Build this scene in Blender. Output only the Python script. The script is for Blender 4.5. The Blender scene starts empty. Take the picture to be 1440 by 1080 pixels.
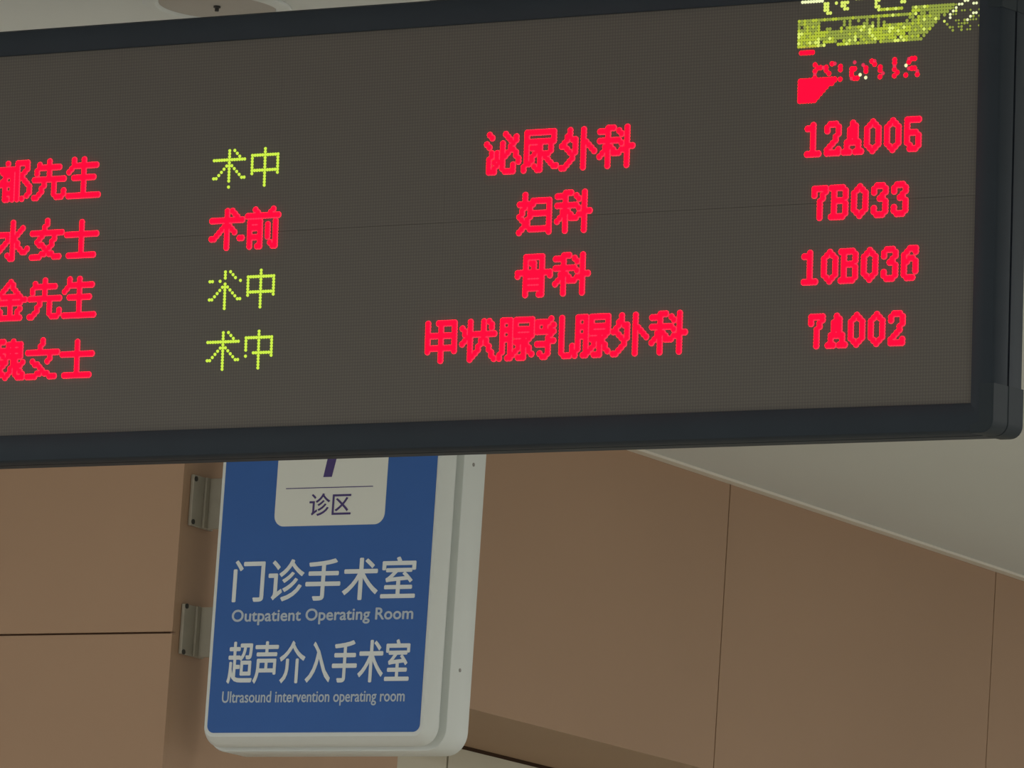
import bpy, bmesh, math, random
from mathutils import Matrix, Vector
rng = random.Random(7)
sc = bpy.context.scene
col = sc.collection
CAM_Z = 1.55                                    # eye height; heights below are measured from it and shifted by H()
def H(z): return z + CAM_Z

# ------------------------------------------------------------------ camera, world, lights, exposure
cd = bpy.data.cameras.new('camera'); cam = bpy.data.objects.new('camera', cd); col.objects.link(cam)
cd.sensor_width = 36.0; cd.lens = 9409.07 * 36.0 / 1440.0; cd.clip_end = 200
rt = Vector((0.85303068, 0.51786368, 0.06446606)); up = Vector((0.03157197, -0.17451696, 0.98414788)); fw = Vector((-0.52090486, 0.83747301, 0.1652183))
m = Matrix.Identity(4)
for i in range(3):
    m[i][0], m[i][1], m[i][2] = rt[i], up[i], -fw[i]
m.translation = (0, 0, CAM_Z)
cam.matrix_world = m
sc.camera = cam
w = bpy.data.worlds.new('world'); sc.world = w; w.use_nodes = True
bg = w.node_tree.nodes['Background']; bg.inputs[0].default_value = (1.0, 1.0, 0.99, 1); bg.inputs[1].default_value = 0.76
vs = sc.view_settings
vs.view_transform = 'Standard'; vs.look = 'None'; vs.exposure = 0.0; vs.gamma = 1.0; vs.use_curve_mapping = False

def area(name, loc, sx, sy, power, color=(1.0, 0.99, 0.96)):
    l = bpy.data.lights.new(name, 'AREA'); l.shape = 'RECTANGLE'; l.size = sx; l.size_y = sy; l.energy = power; l.color = color
    o = bpy.data.objects.new(name, l); col.objects.link(o); o.location = loc
    return o
for i, (x, y, e) in enumerate(((-3.2, 2.0, 125), (0.2, 6.0, 110), (-2.5, 12.5, 95), (-3.0, 18.5, 80), (2.5, 15.0, 70), (-9.0, 5.0, 150))):
    area('added_ceiling_light', (x, y, H(2.45) - 0.03), 0.6, 1.2, e)  # unseen area lights added under the ceiling to brighten the hall

# ------------------------------------------------------------------ materials
def mat(name, color, rough=0.6, spec=0.3, metal=0.0, emis=None, estr=0.0, noise=None, bump=None):
    mt = bpy.data.materials.new(name); mt.use_nodes = True
    nt = mt.node_tree; b = nt.nodes['Principled BSDF']
    b.inputs['Base Color'].default_value = (*color, 1); b.inputs['Roughness'].default_value = rough
    b.inputs['Specular IOR Level'].default_value = spec; b.inputs['Metallic'].default_value = metal
    if emis: b.inputs['Emission Color'].default_value = (*emis, 1); b.inputs['Emission Strength'].default_value = estr
    if noise or bump:
        tc = nt.nodes.new('ShaderNodeTexCoord'); nz = nt.nodes.new('ShaderNodeTexNoise')
        nt.links.new(tc.outputs['Object'], nz.inputs['Vector'])
        sc_, amt = noise or bump
        nz.inputs['Scale'].default_value = sc_; nz.inputs['Detail'].default_value = 4
        if noise:
            mx = nt.nodes.new('ShaderNodeMix'); mx.data_type = 'RGBA'
            mx.inputs[6].default_value = (*[c * (1 - amt) for c in color], 1); mx.inputs[7].default_value = (*[min(1, c * (1 + amt)) for c in color], 1)
            nt.links.new(nz.outputs['Fac'], mx.inputs[0]); nt.links.new(mx.outputs[2], b.inputs['Base Color'])
        if bump:
            bp = nt.nodes.new('ShaderNodeBump'); bp.inputs['Strength'].default_value = 0.15; bp.inputs['Distance'].default_value = 0.002
            nt.links.new(nz.outputs['Fac'], bp.inputs['Height']); nt.links.new(bp.outputs[0], b.inputs['Normal'])
    return mt
M_ceil = mat('ceiling_paint', (0.70, 0.73, 0.70), 0.9, 0.1, noise=(0.8, 0.05))
M_trim = mat('white_trim', (0.78, 0.74, 0.64), 0.6)
M_panel = mat('brown_cladding', (0.420, 0.272, 0.172), 0.55, 0.25, noise=(1.1, 0.09))
M_gap = mat('panel_joint', (0.14, 0.08, 0.05), 0.9, 0.05)
M_beige = mat('beige_cladding', (0.64, 0.61, 0.48), 0.6, noise=(2.0, 0.05))
M_floor = mat('pale_floor_tile', (0.55, 0.52, 0.46), 0.35, noise=(1.5, 0.06))
M_bezel = mat('blue_black_powder_coat', (0.021, 0.029, 0.038), 0.6, 0.15, noise=(9.0, 0.12))
M_cap = mat('dark_plastic', (0.022, 0.030, 0.036), 0.6, 0.15)
M_groove = mat('black_rubber', (0.02, 0.025, 0.035), 0.8, 0.1)
M_steel = mat('dull_steel', (0.30, 0.29, 0.26), 0.5, 0.5, 0.3)
M_blue = mat('blue_vinyl', (0.032, 0.123, 0.41), 0.45, 0.3, noise=(6.0, 0.06))
M_white = mat('white_enamel', (0.70, 0.74, 0.71), 0.45, 0.4)
M_card = mat('white_vinyl', (0.76, 0.78, 0.715), 0.6)
M_letter = mat('white_lettering_vinyl', (0.78, 0.83, 0.83), 0.6)
M_letter2 = mat('pale_lettering_vinyl', (0.50, 0.58, 0.66), 0.6)
M_purple = mat('purple_vinyl', (0.075, 0.05, 0.19), 0.6)
M_galv = mat('galvanised_bracket', (0.40, 0.37, 0.30), 0.5, 0.4, 0.1, noise=(30, 0.12))
M_dark = mat('dark_screw', (0.05, 0.05, 0.045), 0.5)
M_red = mat('red_led', (0.03, 0.001, 0.002), 0.6, 0.0, emis=(1.0, 0.0006, 0.0065), estr=7.0)
M_redbloom = mat('red_led_bloom_edge', (0.03, 0.001, 0.002), 0.6, 0.0, emis=(1.0, 0.008, 0.024), estr=4.5)  # pinker dot edge: camera bloom around the red LEDs, painted as emission colour
M_green = mat('yellow_green_led', (0.06, 0.08, 0.01), 0.6, 0.0, emis=(0.60, 0.83, 0.07), estr=1.0)
M_pale = mat('pale_led', (0.4, 0.4, 0.3), 0.4, 0.2, emis=(0.74, 0.80, 0.42), estr=1.0)
M_y1 = mat('dim_yellow_led', (0.2, 0.25, 0.03), 0.4, 0.2, emis=(0.20, 0.24, 0.045), estr=1.0)
M_y2 = mat('half_lit_yellow_led', (0.2, 0.25, 0.03), 0.4, 0.2, emis=(0.35, 0.42, 0.03), estr=1.0)
M_y3 = mat('lit_yellow_led', (0.3, 0.4, 0.05), 0.4, 0.2, emis=(0.58, 0.66, 0.13), estr=1.0)
M_r1 = mat('dim_red_led', (0.2, 0.02, 0.02), 0.4, 0.2, emis=(0.62, 0.02, 0.07), estr=1.0)
M_lampoff = mat('unlit_diffuser', (0.46, 0.44, 0.40), 0.6)

PITCH = 4.75e-3
def led_matrix_material():
    mt = bpy.data.materials.new('led_matrix_face'); mt.use_nodes = True
    nt = mt.node_tree; b = nt.nodes['Principled BSDF']; N = nt.nodes.new; L = nt.links.new
    tc = N('ShaderNodeTexCoord'); sp = N('ShaderNodeSeparateXYZ'); L(tc.outputs['Object'], sp.inputs[0])
    def mth(op, a, bb=None):
        n = N('ShaderNodeMath'); n.operation = op
        for i, v in enumerate((a, bb)):
            if v is None: continue
            if isinstance(v, (int, float)): n.inputs[i].default_value = v
            else: L(v, n.inputs[i])
        return n.outputs[0]
    dd = []
    for k in (0, 2):
        f_ = mth('SUBTRACT', mth('FRACT', mth('DIVIDE', sp.outputs[k], PITCH)), 0.5)
        dd.append(mth('MULTIPLY', f_, f_))
    r = mth('SQRT', mth('ADD', dd[0], dd[1]))
    mr = N('ShaderNodeMapRange'); mr.inputs[1].default_value = 0.30; mr.inputs[2].default_value = 0.46; mr.inputs[3].default_value = 1; mr.inputs[4].default_value = 0
    L(r, mr.inputs[0])
    mx = N('ShaderNodeMix'); mx.data_type = 'RGBA'
    mx.inputs[6].default_value = (0.098, 0.091, 0.083, 1); mx.inputs[7].default_value = (0.122, 0.113, 0.101, 1)
    L(mr.outputs[0], mx.inputs[0]); L(mx.outputs[2], b.inputs['Base Color'])
    b.inputs['Roughness'].default_value = 0.75; b.inputs['Specular IOR Level'].default_value = 0.15
    return mt
M_screen = led_matrix_material()

# ------------------------------------------------------------------ helpers
def mesh_obj(name, bm, mats, parent=None, smooth=False, bevel=0.0):
    me = bpy.data.meshes.new(name); bmesh.ops.recalc_face_normals(bm, faces=bm.faces[:]); bm.to_mesh(me); bm.free()
    for mt in (mats if isinstance(mats, (list, tuple)) else [mats]): me.materials.append(mt)
    o = bpy.data.objects.new(name, me); col.objects.link(o)
    if parent: o.parent = parent
    if smooth:
        for p in me.polygons: p.use_smooth = True
        try: me.set_sharp_from_angle(angle=math.radians(40))
        except Exception: pass
    if bevel:
        md = o.modifiers.new('bevel', 'BEVEL'); md.width = bevel; md.segments = 2; md.limit_method = 'ANGLE'
    return o
def box(bm, x0, x1, y0, y1, z0, z1, mi=0):
    v = [bm.verts.new(p) for p in ((x0,y0,z0),(x1,y0,z0),(x1,y1,z0),(x0,y1,z0),(x0,y0,z1),(x1,y0,z1),(x1,y1,z1),(x0,y1,z1))]
    for f in ((0,3,2,1),(4,5,6,7),(0,1,5,4),(1,2,6,5),(2,3,7,6),(3,0,4,7)):
        bm.faces.new([v[i] for i in f]).material_index = mi
def cyl(bm, c, axis, r, h, n=20, r2=None, mi=0):
    q = Vector(axis).normalized().to_track_quat('Z', 'Y'); c = Vector(c); r2 = r if r2 is None else r2
    rings = []
    for rr, hh in ((r, 0), (r2, h)):
        rings.append([bm.verts.new(c + q @ Vector((rr*math.cos(a), rr*math.sin(a), hh))) for a in [2*math.pi*i/n for i in range(n)]])
    for i in range(n):
        bm.faces.new((rings[0][i], rings[0][(i+1)%n], rings[1][(i+1)%n], rings[1][i])).material_index = mi
    bm.faces.new(rings[0][::-1]).material_index = mi; bm.faces.new(rings[1]).material_index = mi
def rrect(x0, x1, z0, z1, r, n=6):
    pts = []
    for cx, cz, a0 in ((x1-r, z1-r, 0), (x0+r, z1-r, 90), (x0+r, z0+r, 180), (x1-r, z0+r, 270)):
        for i in range(n+1):
            a = math.radians(a0 + 90*i/n); pts.append((cx + r*math.cos(a), cz + r*math.sin(a)))
    return pts
def loft(bm, rings, cap0=True, cap1=True, mis=None):
    """rings: list of (points2d, y)"""
    vr = [[bm.verts.new((p[0], y, p[1])) for p in pts] for pts, y in rings]
    n = len(vr[0])
    for k in range(len(vr)-1):
        for i in range(n):
            f = bm.faces.new((vr[k][i], vr[k][(i+1)%n], vr[k+1][(i+1)%n], vr[k+1][i]))
            if mis: f.material_index = mis[k]
    if cap0: bm.faces.new(vr[0])
    if cap1: bm.faces.new(vr[-1])
def empty(name, loc, label, cat, rot=(0, 0, 0), group=None):
    o = bpy.data.objects.new(name, None); col.objects.link(o); o.location = loc; o.rotation_euler = rot
    o['label'] = label; o['category'] = cat
    if group: o['group'] = group
    return o
def structure(o, label=None):
    o['kind'] = 'structure'
    if label: o['label'] = label
    return o

# ------------------------------------------------------------------ the room (x along the display, y away from it, z up)
WX = -7.9038            # plane of the long right-hand wall, facing +x
PY = 11.43              # front of the brown pier, facing -y
ZC = H(2.45)            # ceiling
ZS = H(1.753)           # underside of the wall above the opening, and the joint of the pier panels
S1, S2, S3 = 12.335, 13.725, 15.115
bm = bmesh.new(); box(bm, -14, 10, -6, 26, ZC, ZC + 0.12)
structure(mesh_obj('ceiling', bm, M_ceil))
bm = bmesh.new(); box(bm, -14, 10, -6, 26, -0.1, 0)
structure(mesh_obj('floor', bm, M_floor))
g = 0.0022
bm = bmesh.new()                                    # brown pier: panels on a dark backing
box(bm, -14, WX - 0.012, PY + 0.012, S1 - 0.012, 0, ZC, 1)
for x0, x1 in ((-14, -10.9), (-10.9, WX)):
    for z0, z1 in ((0, ZS), (ZS, ZC)):
        box(bm, x0 + g, x1 - (g if x1 < WX else 0), PY, PY + 0.012, z0 + (g if z0 else 0), z1 - (g if z1 < ZC else 0))
box(bm, WX - 0.012, WX, PY + 0.0121, S1 - g/2, 0, ZC)
structure(mesh_obj('wall_left', bm, [M_panel, M_gap]), 'brown panelled pier behind the blue sign')
bm = bmesh.new()                                    # brown wall over the opening
box(bm, WX - 0.40, WX - 0.012, S1, 25.9, ZS + 0.006, ZC, 1)
ys = [S1, S2, S3, S3 + 1.39, S3 + 2.78, S3 + 4.17, S3 + 5.56, S3 + 6.95, 25.9]
for y0, y1 in zip(ys[:-1], ys[1:]):
    box(bm, WX - 0.012, WX, y0 + g, y1 - g, ZS, ZC)
    box(bm, WX - 0.405, WX - 0.0121, y0 + 0.0005, y1 - 0.0005, ZS, ZS + 0.006)
structure(mesh_obj('wall_right', bm, [M_panel, M_gap]), 'brown panelled wall above the opening')
bm = bmesh.new()                                    # beige wall set back in the opening
box(bm, WX - 0.46, WX - 0.425, S1, 25.9, 0, ZC, 1)
yb = [S1, 13.19, 14.58, 15.97, 17.36, 18.75, 20.14, 21.53, 22.92, 25.9]
for y0, y1 in zip(yb[:-1], yb[1:]):
    box(bm, WX - 0.425, WX - 0.41, y0 + 0.004, y1 - 0.004, 0.08, ZS - 0.008)
structure(mesh_obj('wall_back', bm, [M_beige, M_gap]), 'beige panelled wall set back under the brown wall')
bm = bmesh.new(); box(bm, WX + 0.0005, WX + 0.028, PY + 0.02, 25.9, ZC - 0.007, ZC - 0.0005)
structure(mesh_obj('trim_1', bm, M_trim), 'thin white strip along the ceiling edge')

# ------------------------------------------------------------------ LED display board
NC, NR = 512, 128
TILT = 0.0656916
O = Vector((-4.47172446, 8.44845401, H(1.61319217)))          # bottom right corner of the lit face
board = empty('led_display_board', O + Vector((-NC/2*PITCH, 0, 0)),
              'long black-framed LED display board hung from the ceiling with red and green Chinese text', 'display board', (TILT, 0, 0))
def U(u): return (u + NC/2) * PITCH      # dots right of the right edge -> local x
def V(v): return -v * PITCH              # dots below the bottom edge -> local z
bm = bmesh.new()
for i in range(8):
    for j in range(4):
        gt = 0.00016 if j == 1 else 0.00003; gb = 0.00016 if j == 2 else 0.00003
        box(bm, U(-NC + 64*i) + 0.00005, U(-NC + 64*i + 64) - 0.00005, 0, 0.012, V(-32*j) + gb, V(-32*(j+1)) - gt)
screen = mesh_obj('screen', bm, M_screen, board)
# frame
X0, X1, Z0, Z1 = U(-NC) - 0.038, U(0) + 0.0375, V(9.0), V(-NR) + 0.0405
bm = bmesh.new()
def rr(ins, r): return rrect(X0 + ins, X1 - ins, Z0 + ins, Z1 - ins, r)
inn = rrect(U(-NC), U(0), V(0), V(-NR), 0.0004)
inn2 = rrect(U(-NC) - 0.002, U(0) + 0.002, V(0) - 0.002, V(-NR) + 0.002, 0.001)
loft(bm, [(inn, 0.012), (inn, -0.004), (inn2, -0.006), (rr(0.012, 0.010), -0.008), (rr(0.003, 0.016), -0.006), (rr(0, 0.018), -0.001),
          (rr(0, 0.018), 0.037), (rr(0.004, 0.018), 0.037), (rr(0.004, 0.018), 0.043), (rr(0, 0.018), 0.043), (rr(0, 0.018), 0.082), (rr(0.004, 0.018), 0.087)],
     False, True, [0,0,0,0,0,0,1,1,1,0,0])
mesh_obj('frame', bm, [M_bezel, M_groove], board, smooth=True)
def corner_cap(sx, sz):
    bm = bmesh.new()
    t = 0.0012; L1, L2 = 0.036, 0.072; r = 0.019
    pts = []
    ox, oz = (X1 + t) if sx > 0 else (X0 - t), (Z0 - t) if sz < 0 else (Z1 + t)
    loc = [(0, L2)] + [(r - r*math.cos(a), r - r*math.sin(a)) for a in [math.pi/2*i/6 for i in range(7)]] + [(L1, 0), (L1, 0.010), (0.022, 0.014), (0.022, L2)]
    pts = [(ox - sx*a, oz - sz*b) for a, b in loc]
    for y0, y1 in ((-0.0088, 0.0385), (0.0396, 0.088)):
        ins = [(ox - sx*(a + (0.002 if a < 0.02 else 0)), oz - sz*(b + (0.002 if b < 0.02 else 0))) for a, b in loc]
        loft(bm, [(ins, y0), (pts, y0 + 0.002), (pts, y1 - 0.001), (ins, y1)])
    o = mesh_obj('corner_cap', bm, M_cap, board, smooth=True)
    return o
for sx in (1, -1):
    for sz in (-1, 1): corner_cap(sx, sz)
for u in (-22, -202, -400):
    bm = bmesh.new(); q = Matrix.Rotation(-TILT, 4, 'X')
    x = U(u); base = Vector((x, 0.035, Z1 - 0.001))
    top = ZC - O.z
    zlen = (top - (Z1 * math.cos(TILT) + 0.035*math.sin(TILT))) - 0.001
    ax = (Matrix.Rotation(-TILT, 3, 'X') @ Vector((0, 0, 1)))
    cyl(bm, base, ax, 0.006, zlen, 14)
    rod = mesh_obj('hanger_rod', bm, M_cap, board, smooth=True)
    bm = bmesh.new(); cyl(bm, base, (0, 0, 1), 0.012, 0.012, 6); mesh_obj('nut', bm, M_steel, rod)

# ---- lit dots
def dome(bm, c, r_, row, rad, h, mi=0, n=10, rim=None):
    x, z = U(c - NC + 0.5), V(r_ - NR + 0.5)
    R = rad * PITCH
    rings = []
    for rr_, hh in ((1.0, 0.0), (0.84, 0.6), (0.55, 1.0)):
        rings.append([bm.verts.new((x + R*rr_*math.cos(2*math.pi*i/n), -0.0001 - h*hh, z + R*rr_*math.sin(2*math.pi*i/n))) for i in range(n)])
    for k in range(2):
        for i in range(n):
            bm.faces.new((rings[k][i], rings[k][(i+1)%n], rings[k+1][(i+1)%n], rings[k+1][i])).material_index = (rim if k == 0 and rim is not None else mi)
    bm.faces.new(rings[2]).material_index = mi
def stroke(pts):
    out = set()
    if len(pts) == 1: return {pts[0]}
    for (x0, y0), (x1, y1) in zip(pts[:-1], pts[1:]):
        n = max(abs(x1-x0), abs(y1-y0), 1)
        for i in range(n+1):
            out.add((int(math.floor(x0 + (x1-x0)*i/n + 0.5)), int(math.floor(y0 + (y1-y0)*i/n + 0.5))))
    return out
def glyph(s, drop=()):
    d = set()
    for part in s.split('|'):
        d |= stroke([tuple(int(v) for v in p.split(',')) for p in part.split()])
    return d - set(drop)
KE = '5,0 3,0 2,1 0,1|3,0 3,12|0,4 6,4|3,5 0,9|4,6 5,7|7,1 8,2|7,4 8,5|5,8 9,7 12,6|10,0 10,12'
WAI = '3,0 3,1 2,2 2,3 1,4 0,5|3,2 5,3|5,3 5,7 4,8 4,9 3,10 1,12 0,12|1,5 3,7|8,0 8,12|9,4 12,7'
XIAN4 = '1,0 1,9 0,12|1,0 4,0 4,12|1,3 4,3|1,6 4,6|3,12 4,12|6,0 12,0|6,0 6,5|12,0 12,5|6,3 12,3|6,5 12,5|9,5 9,12 7,12|6,7 8,7 6,10 5,11|11,6 10,7|10,8 11,10 12,11'
G = {
 'shu': '0,3 12,3|6,0 6,12|8,0 11,3|5,5 7,5|4,6 1,9 0,9|8,6 11,9 12,9|5,5 4,6|7,5 8,6',
 'zhong': '6,0 6,12|1,2 11,2|1,2 1,8|11,2 11,8|1,7 11,7',
 'qian': '3,0 4,1|10,0 9,1|0,2 12,2|1,4 1,12|1,4 5,4|5,4 5,12|1,6 5,6|1,9 5,9|4,12 5,12|8,5 8,9|11,4 11,12|11,12 10,12 9,11',
 'xian': '2,1 2,2 1,3 1,4|3,2 10,2|6,0 6,6|0,6 12,6|4,7 4,8 3,9 3,10 1,12 0,12|8,7 8,11 9,12 11,12 12,11 12,10',
 'sheng': '2,0 2,2 0,4|2,2 11,2|6,0 6,12|2,6 10,6|0,12 12,12',
 'shui': '6,0 6,12|6,12 5,12 4,11|0,4 4,4 4,6 0,10|10,2 7,5|7,6 8,8 10,10 12,9|10,10 11,10',
 'nv': '6,0 6,1 5,2 5,3 4,4 4,5 2,7 3,8 4,8 6,10 7,11 8,11 9,12 11,12|0,4 12,4|9,4 9,6 8,7 8,8 6,10 5,11 4,11 3,12 0,12',
 'shi': '6,1 6,12|0,5 12,5|1,12 11,12',
 'jin': '6,0 0,6|6,0 7,2 11,6 12,6|3,5 9,5|1,7 10,7|6,5 6,12|2,12 10,12|1,9 2,10 2,11|10,9 9,10 9,11',
 'gao': '3,0|0,2 6,2|1,3 5,3|2,4 5,4|2,4 2,12|5,4 5,12|1,6 1,7|0,7|2,7 5,7|2,10 5,10|3,12|7,0 11,0|7,0 7,12|11,1 11,2 9,4 9,5 10,6 11,7 12,8 12,10 11,11|9,12',
 'wei': '4,0 0,1|2,0 2,6|0,3 5,3|2,4 0,6|3,4 5,6|0,7 5,7|3,7 0,11|1,9 5,12|4,8 2,11|8,0 7,1|6,1 11,1|6,1 6,5|11,1 11,5|6,3 11,3|8,1 8,5|6,5 11,5|8,6 8,8 6,11|9,6 9,11 10,12 12,12 12,11|10,8 12,7|10,9 11,10',
 'bi': '1,0 2,1|0,3 1,4|2,6 1,8 1,12 3,12|7,0 9,2|6,3 6,11 7,12 10,12 10,10|11,1 11,2 6,8 3,11|4,6 4,8 3,9|10,5 12,8 12,9',
 'niao': '1,0 11,0|1,0 1,9 0,12|11,0 11,3|1,3 11,3|6,4 6,12 5,12 4,11|3,5 5,5 4,7 2,10|10,4 10,6 8,7|7,7 9,9 11,11 12,11',
 'wai': WAI, 'ke': KE,
 'fu': '2,0 2,3 1,5 0,7 1,8 3,10 4,11|0,3 5,3|4,3 4,6 3,8 2,10 0,12|5,2 11,2|11,2 11,12|5,6 11,6|4,11 11,11',
 'gu': '3,0 9,0|3,0 3,4|9,0 9,4|6,2 6,4|5,2 6,2|0,5 12,5|0,5 0,6|12,5 12,6|3,6 3,12|9,6 9,12|3,6 9,6|3,8 9,8|3,10 9,10|8,12 9,12',
 'jia': '1,0 1,9|5,0 11,0|11,0 11,9|6,0 6,12|1,4 11,4|1,8 11,8',
 'zhuang': '3,0 3,12|0,2 1,4|0,7 2,5|5,4 12,4|4,4 5,4|8,0 8,5 7,6 5,10 3,12|9,6 11,11 12,12|10,0 11,2',
 'xian4': XIAN4,
 'ru': '5,0 4,1 0,1|0,2 0,3|3,2 3,3|6,2 5,3|0,4 6,4|5,5 4,6|0,8 6,7|4,6 4,11 3,12 1,11|9,0 9,11 10,12 12,12 13,11 13,9',
}
D = {
 '1': '2,0 2,9|0,1 1,1|0,9 4,9', '2': '0,2 0,1 1,0 3,0 4,1 4,3 1,7 0,8|0,9 4,9|4,8 4,9', '7': '0,0 4,0|0,0 0,2|4,1 3,2 3,3 2,4 2,9',
 '0': '2,0 1,1 0,2 0,7 1,8 2,9 3,8 4,7 4,2 3,1 2,0', 'A': '2,0 1,2 1,5 0,7 0,9|2,0 3,2 3,5 4,7 4,9|2,1 2,4|0,6 4,6|-1,9 1,9|3,9 5,9',
 '5': '0,0 4,0|0,0 0,7 1,9 3,9 4,8 4,5 3,4 1,4', '3': '0,2 0,1 1,0 3,0 4,1 4,2 3,3 2,4|3,4 4,5 4,7 3,9 1,9 0,8 0,7',
 'B': '-1,0 3,0|-1,9 3,9|0,0 0,9|3,0 4,1 4,3 3,4 0,4|3,4 4,5 4,8 3,9', '6': '4,1 4,0 2,0 0,2 0,8 1,9 3,9|1,4 2,3 3,3 4,4 4,7',
}
def lettering(items, mt, rad, h, label):
    """items: (dots, col0, row0)"""
    bm = bmesh.new(); seen = set()
    for dots, c0, r0 in items:
        for c, r_ in sorted(dots):
            k = (c0 + c, r0 + r_)
            if k in seen or not (0 <= k[0] < NC and 0 <= k[1] < NR): continue
            seen.add(k); dome(bm, k[0], k[1], None, rad, h, rim=1 if mt is M_red else None)
    o = mesh_obj('lettering', bm, [M_red, M_redbloom] if mt is M_red else mt, board, smooth=True); o['label'] = label
    return o
RR, RH = 1.04, 0.0026  # red dots drawn wider than the LEDs, so their bloom is part of the shape
GR, GH = 0.56, 0.0022
ROW = [36, 56, 76, 96]
names = [('gao', 'xian', 'sheng'), ('shui', 'nv', 'shi'), ('jin', 'xian', 'sheng'), ('wei', 'nv', 'shi')]
for k, nm in enumerate(names):
    drop = {(3, 6), (4, 5), (8, 8), (7, 9)} if k == 3 else ()
    lettering([(glyph(G[t], drop if t == 'nv' else ()), 144 + 14*i, ROW[k]) for i, t in enumerate(nm)], M_red, RR, RH, 'glowing red patient name, line %s from the top' % ('one', 'two', 'three', 'four')[k])
status_drop = [({(6, 11)}, ()), None, ({(2, 3), (3, 3), (5, 3), (6, 3), (7, 3), (8, 3), (9, 3), (10, 3), (11, 3)}, ()), ((), {(1, 7), (2, 7), (3, 7)})]
for k in range(4):
    if k == 1:
        lettering([(glyph(G['shu'], {(10, 8)}), 230, ROW[1]), (glyph(G['qian']), 244, ROW[1])], M_red, RR, RH, 'glowing red status, second line')
    else:
        a, b = status_drop[k]
        lettering([(glyph(G['shu'], a), 230, ROW[k]), (glyph(G['zhong'], b), 244, ROW[k])], M_green, GR, GH, 'thin yellow-green status, line %s' % ('one', '', 'three', 'four')[k])
for k, (c0, gl) in enumerate(((335, ('bi', 'niao', 'wai', 'ke')), (348, ('fu', 'ke')), (348, ('gu', 'ke')), (314, ('jia', 'zhuang', 'xian4', 'ru', 'xian4', 'wai', 'ke')))):
    lettering([(glyph(G[t]), c0 + 14*i, ROW[k]) for i, t in enumerate(gl)], M_red, RR, RH, 'glowing red department name, line %s' % ('one', 'two', 'three', 'four')[k])
for k, (c0, s) in enumerate(((451, '12A005'), (454, '7B033'), (451, '10B036'), (454, '7A002'))):
    lettering([(glyph(D[ch]), c0 + 1 + 7*i, ROW[k] + 3) for i, ch in enumerate(s)], M_red, RR, RH, 'glowing red bed number %s' % s)

# half refreshed header corner: yellow-green block with broken letters
bm = bmesh.new(); done = set()
def yd(u, v, mi, rad=0.57):
    c, r_ = int(math.floor(u + NC)), int(math.floor(v + NR))
    if (c, r_) in done or c >= NC or r_ < 0: return
    done.add((c, r_)); dome(bm, c, r_, None, rad, 0.0016, mi, 8)
def pick(p):
    t = rng.random(); return 2 if t < p[0] else (1 if t < p[0] + p[1] else 0)
letters = [(-54.3,-126.6),(-53.3,-126.6),(-54.3,-125.6),(-53.3,-125.6),(-54.3,-124.6),(-53.3,-124.6),(-52.3,-123.6),(-53.3,-123.6),
           (-50.4,-126.6),(-48.4,-126.8),(-47.4,-126.8),(-46.4,-126.8),(-48.4,-125.6),(-47.4,-125.6),(-47.4,-124.6),(-46.4,-124.6),
           (-43.3,-127.2),(-42.3,-127.2),(-41.3,-127.2),(-36.6,-126.6),(-35.6,-126.6),(-36.6,-124.6),(-35.6,-124.6),(-36.6,-125.6),
           (-27.6,-127.4),(-26.6,-127.4),(-27.6,-126.4),(-26.6,-126.4),(-27.6,-125.4),(-26.6,-125.4),(-22.5,-127.4)]
for u, v in letters: yd(u, v, 2, 0.58)
for i in range(9): yd(-35.5 + i, -123.6, 1 if i % 3 else 2)
for i in range(8): yd(-62.5 + i, -127.4, 3)
for c in range(-64, -24):
    u = c + 0.5
    yd(u, -121.8, pick((0.04, 0.35)))
    left = u < -55.5
    for r_ in range(7, 15):
        v = -128 + r_ + 0.5
        if not left and r_ in (7, 8):
            if u > -48 and rng.random() < 0.22: yd(u, v, 0)
            continue
        if not left and u < -49 and r_ == 9 and rng.random() < 0.8: continue
        if r_ == 14 and -54 < u < -50: continue
        if left: p = (0.16, 0.62) if r_ > 9 else (0.03, 0.22)
        elif u > -38: p = (0.14, 0.60) if 9 < r_ < 14 else (0.10, 0.30)
        else: p = (0.12, 0.30)
        if rng.random() < 0.96: yd(u, v, pick(p))
for r_ in range(4, 15):
    v = -128 + r_ + 0.5
    edge = -9.0 - (r_ - 4) * 1.15
    for c in range(-24, 0):
        u = c + 0.5
        if u > edge or rng.random() < 0.04: continue
        t = (u + 24) / 15
        yd(u, v, pick((0.10 * (1 - t), 0.20 * (1 - t))) if r_ < 10 else pick((0.03, 0.15)))
for r_ in range(5, 10): yd(-23.5, -128 + r_ + 0.5, 2)
for u, v, mi in ((-3.4,-126.8,3),(-4.4,-125.8,3),(-5.4,-124.8,3),(-4.4,-124.8,3),(-6.4,-123.6,3),(-7.4,-123.6,3),(-8.6,-121.6,2),(-9.4,-121.6,3),(-8.6,-122.6,3),(-10.4,-120.5,3),
                 (-10.6,-119.5,3),(-12.4,-118.4,2),(-1.6,-123.6,3),(-2.4,-123.6,3),(-2.4,-120.4,3),(-1.6,-120.4,3),(-3.4,-119.5,3),(-2.6,-119.5,0),(-4.4,-118.5,3),(-5.4,-118.5,0),(-5.5,-117.5,0),
                 (-6.5,-116.5,0),(-6.5,-115.6,0),(-11.5,-117.5,0),(-10.5,-116.5,0),(-9.5,-115.6,0),(-2.5,-127.4,1),(-1.5,-127.4,1),(-0.6,-127.4,1)): yd(u, v, mi, 0.46)
for _ in range(34):
    yd(rng.uniform(-12, -0.6), rng.uniform(-124, -115), 0, 0.34)
o = mesh_obj('lettering', bm, [M_y1, M_y2, M_y3, M_pale], board, smooth=True)
o['label'] = 'broken yellow-green heading block, half lit'
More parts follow.
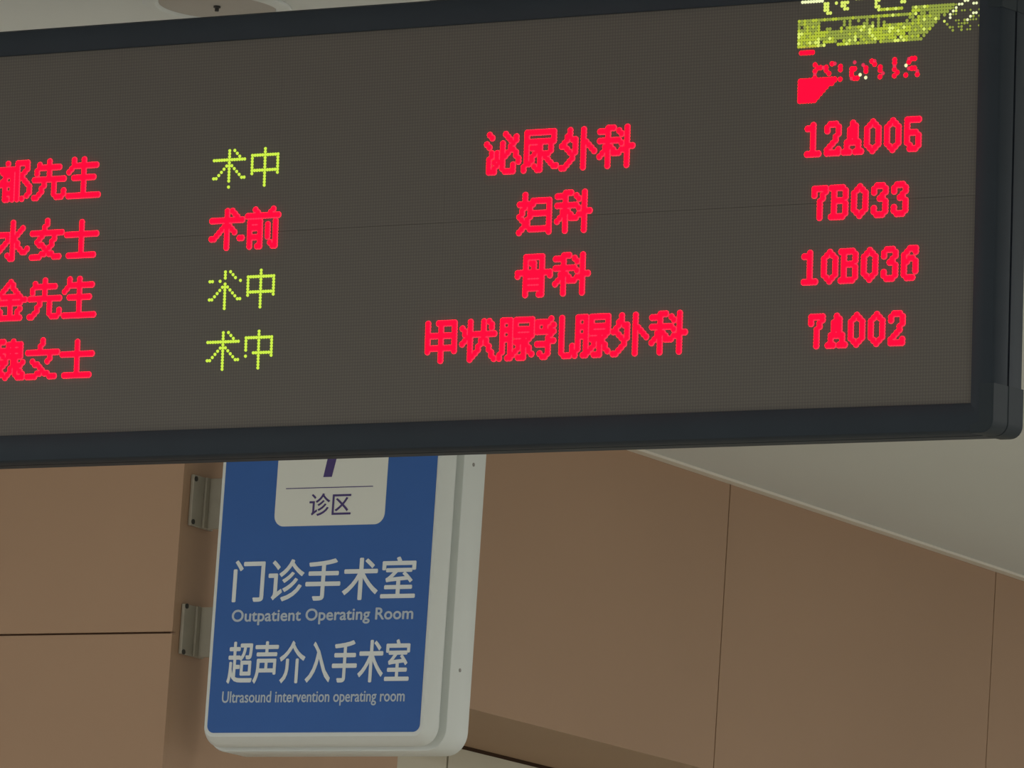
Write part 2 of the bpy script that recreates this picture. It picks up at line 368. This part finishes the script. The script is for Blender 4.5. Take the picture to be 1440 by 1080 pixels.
# red fragments below it
bm = bmesh.new(); done = set()
for i in range(5): yd(-63.0 + i, -111.6, 0, 0.75)
for r_ in range(25, 32):
    v = -128 + r_ + 0.5
    e = [-50.4, -51.2, -52.6, -53.6, -54.6, -55.8, -57.0][r_ - 25]
    for c in range(-63, -40):
        if c + 0.5 < e: yd(c + 0.5, v, 0, 0.95)
frag = [(-57.4,-107.6),(-56.4,-106.6),(-55.4,-106.6),(-54.4,-106.6),(-53.4,-106.2),(-57.4,-105.6),(-53.4,-105.2),(-57.4,-104.4),(-52.6,-104.4),(-57.4,-103.4),
        (-51.4,-107.6),(-50.4,-107.6),(-48.5,-106.5),(-48.5,-105.5),(-48.5,-102.6),
        (-43.5,-107.6),(-44.5,-105.4),(-44.5,-104.4),(-44.5,-103.4),(-44.5,-102.4),(-43.5,-105.6),(-43.4,-102.5),(-42.4,-102.6),(-41.0,-106.6),(-40.0,-105.6),(-39.6,-104.6),
        (-38.0,-107.6),(-37.0,-107.6),(-37.0,-106.6),(-35.0,-105.4),(-34.6,-104.4),(-34.0,-103.4),(-35.0,-102.5),
        (-30.0,-107.6),(-30.0,-106.6),(-30.0,-105.6),(-29.5,-104.4),(-29.0,-103.4),(-30.0,-102.6),
        (-24.5,-107.6),(-23.5,-107.6),(-22.5,-107.6),(-24.5,-106.8),(-24.5,-104.8),(-23.5,-104.8),(-22.5,-104.8),(-25.6,-102.6),(-21.4,-103.6),(-21.6,-102.6)]
for i, (u, v) in enumerate(frag): yd(u, v, 1 if i % 4 == 3 else 0, 0.76 if i % 4 != 3 else 0.66)
for u, v in ((-41.6,-103.4),(-39.7,-102.5),(-25.6,-105.8)): yd(u, v, 2, 0.6)
o = mesh_obj('lettering', bm, [M_red, M_r1, M_pale], board, smooth=True)
o['label'] = 'broken red fragments under the yellow-green heading'

# ------------------------------------------------------------------ projecting sign
def text_mesh(name, s, x0, x1, zb, ztop, mt, parent, y, kind='bbox', weight=0.0, shear=0.0, depth=0.0008):
    """flat raised lettering, left edge x0, right edge x1; bottom zb, top ztop (bbox) or cap height (caps)"""
    def ev(t):
        cu = bpy.data.curves.new('t', 'FONT'); cu.body = t; cu.resolution_u = 4; cu.shear = shear; cu.fill_mode = 'FRONT'
        ob = bpy.data.objects.new('t', cu); col.objects.link(ob)
        dg = bpy.context.evaluated_depsgraph_get(); dg.update()
        me = bpy.data.meshes.new_from_object(ob.evaluated_get(dg))
        bpy.data.objects.remove(ob); bpy.data.curves.remove(cu)
        return me
    me = ev(s)
    xs = [v.co.x for v in me.vertices]; zs = [v.co.y for v in me.vertices]
    lo, hi = min(zs), max(zs)
    if kind == 'caps':
        m2 = ev('E'); z2 = [v.co.y for v in m2.vertices]; lo, hi = min(z2), max(z2); bpy.data.meshes.remove(m2)
    sx, sz = (x1 - x0) / (max(xs) - min(xs)), (ztop - zb) / (hi - lo); mx = min(xs)
    b2 = bmesh.new(); b2.from_mesh(me); bpy.data.meshes.remove(me)
    for v in b2.verts: v.co = Vector((x0 + (v.co.x - mx) * sx, y, zb + (v.co.y - lo) * sz))
    src = b2.faces[:]
    if weight:                                   # heavier strokes: the same outlines set again, shifted a little
        for i, (ax, az) in enumerate(((weight, 0), (-weight, 0), (0, weight), (0, -weight))):
            d = bmesh.ops.duplicate(b2, geom=src)
            bmesh.ops.translate(b2, vec=(ax, -0.00002 * (i + 1), az), verts=[e for e in d['geom'] if isinstance(e, bmesh.types.BMVert)])
    bmesh.ops.dissolve_limit(b2, angle_limit=0.01, verts=b2.verts[:], edges=b2.edges[:])
    r = bmesh.ops.extrude_face_region(b2, geom=b2.faces[:])
    for e in r['geom']:
        if isinstance(e, bmesh.types.BMVert): e.co.y -= depth
    return mesh_obj(name, b2, mt, parent)
SX0, SX1, SZ0, SZ1 = 0.106, 0.6275, 1.5410, 2.330           # blue face, measured from the wall and the eye height
sign = empty('projecting_sign', (WX, PY, CAM_Z + 1.50), 'blue and white projecting wayfinding sign fixed to the brown pier under the display board', 'sign')
def sz(z): return z - 1.50
bm = bmesh.new()
def so(o, r): return rrect(SX0 - o, SX1 + o, sz(SZ0) - o, sz(SZ1) + o, r, 8)
prof = [(-0.004, 0.001, .012), (0.0, 0.0, .016), (0.008, 0.001, .022), (0.014, 0.009, .028), (0.020, 0.019, .034), (0.0255, 0.029, .040), (0.0255, 0.0315, .040), (0.014, 0.033, .032), (0.014, 0.051, .032),
        (0.031, 0.0525, .046), (0.033, 0.055, .048), (0.033, 0.133, .048), (0.030, 0.138, .046)]
loft(bm, [(so(o, r), y) for o, y, r in prof])
frame = mesh_obj('frame', bm, M_white, sign, smooth=True)
for zr in (2.1058, 1.6790):
    bm = bmesh.new(); cyl(bm, (SX1 + 0.0325, 0.0860, sz(zr)), (1, 0, 0), 0.004, 0.0016, 12); mesh_obj('screw', bm, M_steel, frame, smooth=True)
bm = bmesh.new(); loft(bm, [(rrect(SX0, SX1, sz(SZ0), sz(SZ1), 0.016, 8), 0.001), (rrect(SX0, SX1, sz(SZ0), sz(SZ1), 0.016, 8), -0.0008), (rrect(SX0+.0006, SX1-.0006, sz(SZ0)+.0006, sz(SZ1)-.0006, 0.016, 8), -0.0012)])
mesh_obj('blue_panel', bm, M_blue, sign)
FY = -0.0012
bm = bmesh.new(); cp = rrect(0.237, 0.5085, sz(1.9715), sz(2.285), 0.024, 8); loft(bm, [(cp, FY + 0.0002), (cp, FY - 0.0006)])
card = mesh_obj('number_card', bm, M_card, sign)
CY = FY - 0.0006
bm = bmesh.new(); box(bm, 0.261, 0.4755, CY - 0.0004, CY + 0.0001, sz(2.0500), sz(2.0518)); mesh_obj('divider_line', bm, M_purple, card)
bm = bmesh.new()
for y in (CY + 0.0001,):
    pts = [(0.3515, 2.073), (0.3725, 2.073), (0.3865, 2.135), (0.4240, 2.212), (0.4240, 2.236), (0.3200, 2.236), (0.3200, 2.212), (0.3960, 2.212), (0.3640, 2.135)]
    loft(bm, [([(a, sz(b)) for a, b in pts], CY + 0.0001), ([(a, sz(b)) for a, b in pts], CY - 0.0005)])
mesh_obj('numeral', bm, M_purple, card)
o = text_mesh('lettering', '诊区', 0.3225, 0.4245, sz(1.9920), sz(2.0385), M_purple, card, CY, weight=0.0003); o['label'] = 'small purple lettering on the white card'
o = text_mesh('lettering', '门诊手术室', 0.1465, 0.5940, sz(1.8155), sz(1.9020), M_letter, sign, FY, weight=0.0012); o['label'] = 'large white heading reading outpatient operating room in Chinese'
o = text_mesh('lettering', 'Outpatient Operating Room', 0.1490, 0.5940, sz(1.7738), sz(1.7975), M_letter2, sign, FY, kind='caps', weight=0.0007); o['label'] = 'small pale English line under the heading'
o = text_mesh('lettering', '超声介入手术室', 0.1475, 0.5925, sz(1.6440), sz(1.7310), M_letter, sign, FY, weight=0.0012); o['label'] = 'condensed white second heading in Chinese'
o = text_mesh('lettering', 'Ultrasound intervention operating room', 0.1390, 0.5870, sz(1.6040), sz(1.6270), M_letter2, sign, FY, kind='caps', weight=0.0004); o['label'] = 'condensed pale English line at the bottom'
for z0, z1, hole in ((1.984, 2.092, 2.0836), (1.712, 1.818, 1.7165)):
    bm = bmesh.new()
    box(bm, 0.0008, 0.009, 0.026, 0.110, sz(z0), sz(z1))                    # flange on the wall
    box(bm, 0.009, 0.0745, 0.080, 0.088, sz(z0), sz(z1))                    # web to the side of the sign
    box(bm, 0.009, 0.015, 0.066, 0.080, sz(z0), sz(z1))                     # stiffening fillet
    br = mesh_obj('mounting_bracket', bm, M_galv, sign, bevel=0.0015)
    for h in (hole, z0 + z1 - hole):
        bm = bmesh.new(); cyl(bm, (0.009, 0.033, sz(h)), (1, 0, 0), 0.0055, 0.002, 12); mesh_obj('screw', bm, M_dark, br)

# ------------------------------------------------------------------ round ceiling light above the board
lx, ly = -6.250, 9.035
dl = empty('ceiling_downlight', (lx, ly, ZC), 'unlit round ceiling light above the left half of the display board', 'ceiling light')
bm = bmesh.new(); n = 48
prof = [(0.126, 0.0), (0.126, -0.004), (0.120, -0.0075), (0.104, -0.0075), (0.100, -0.004), (0.098, 0.0)]
vr = [[bm.verts.new((r*math.cos(2*math.pi*i/n), r*math.sin(2*math.pi*i/n), z - 0.0003)) for i in range(n)] for r, z in prof]
for k in range(len(vr)-1):
    for i in range(n): bm.faces.new((vr[k][i], vr[k][(i+1)%n], vr[k+1][(i+1)%n], vr[k+1][i]))
mesh_obj('trim_ring', bm, M_ceil, dl, smooth=True)
bm = bmesh.new(); cyl(bm, (0, 0, -0.003), (0, 0, 1), 0.0985, 0.0025, 48); mesh_obj('diffuser', bm, M_lampoff, dl)
bm = bmesh.new(); cyl(bm, (0, 0, -0.003), (0, 0, -1), 0.0035, 0.009, 12); cyl(bm, (0, 0, -0.0031), (0, 0, -1), 0.006, 0.003, 12); mesh_obj('centre_stud', bm, M_dark, dl, smooth=True)
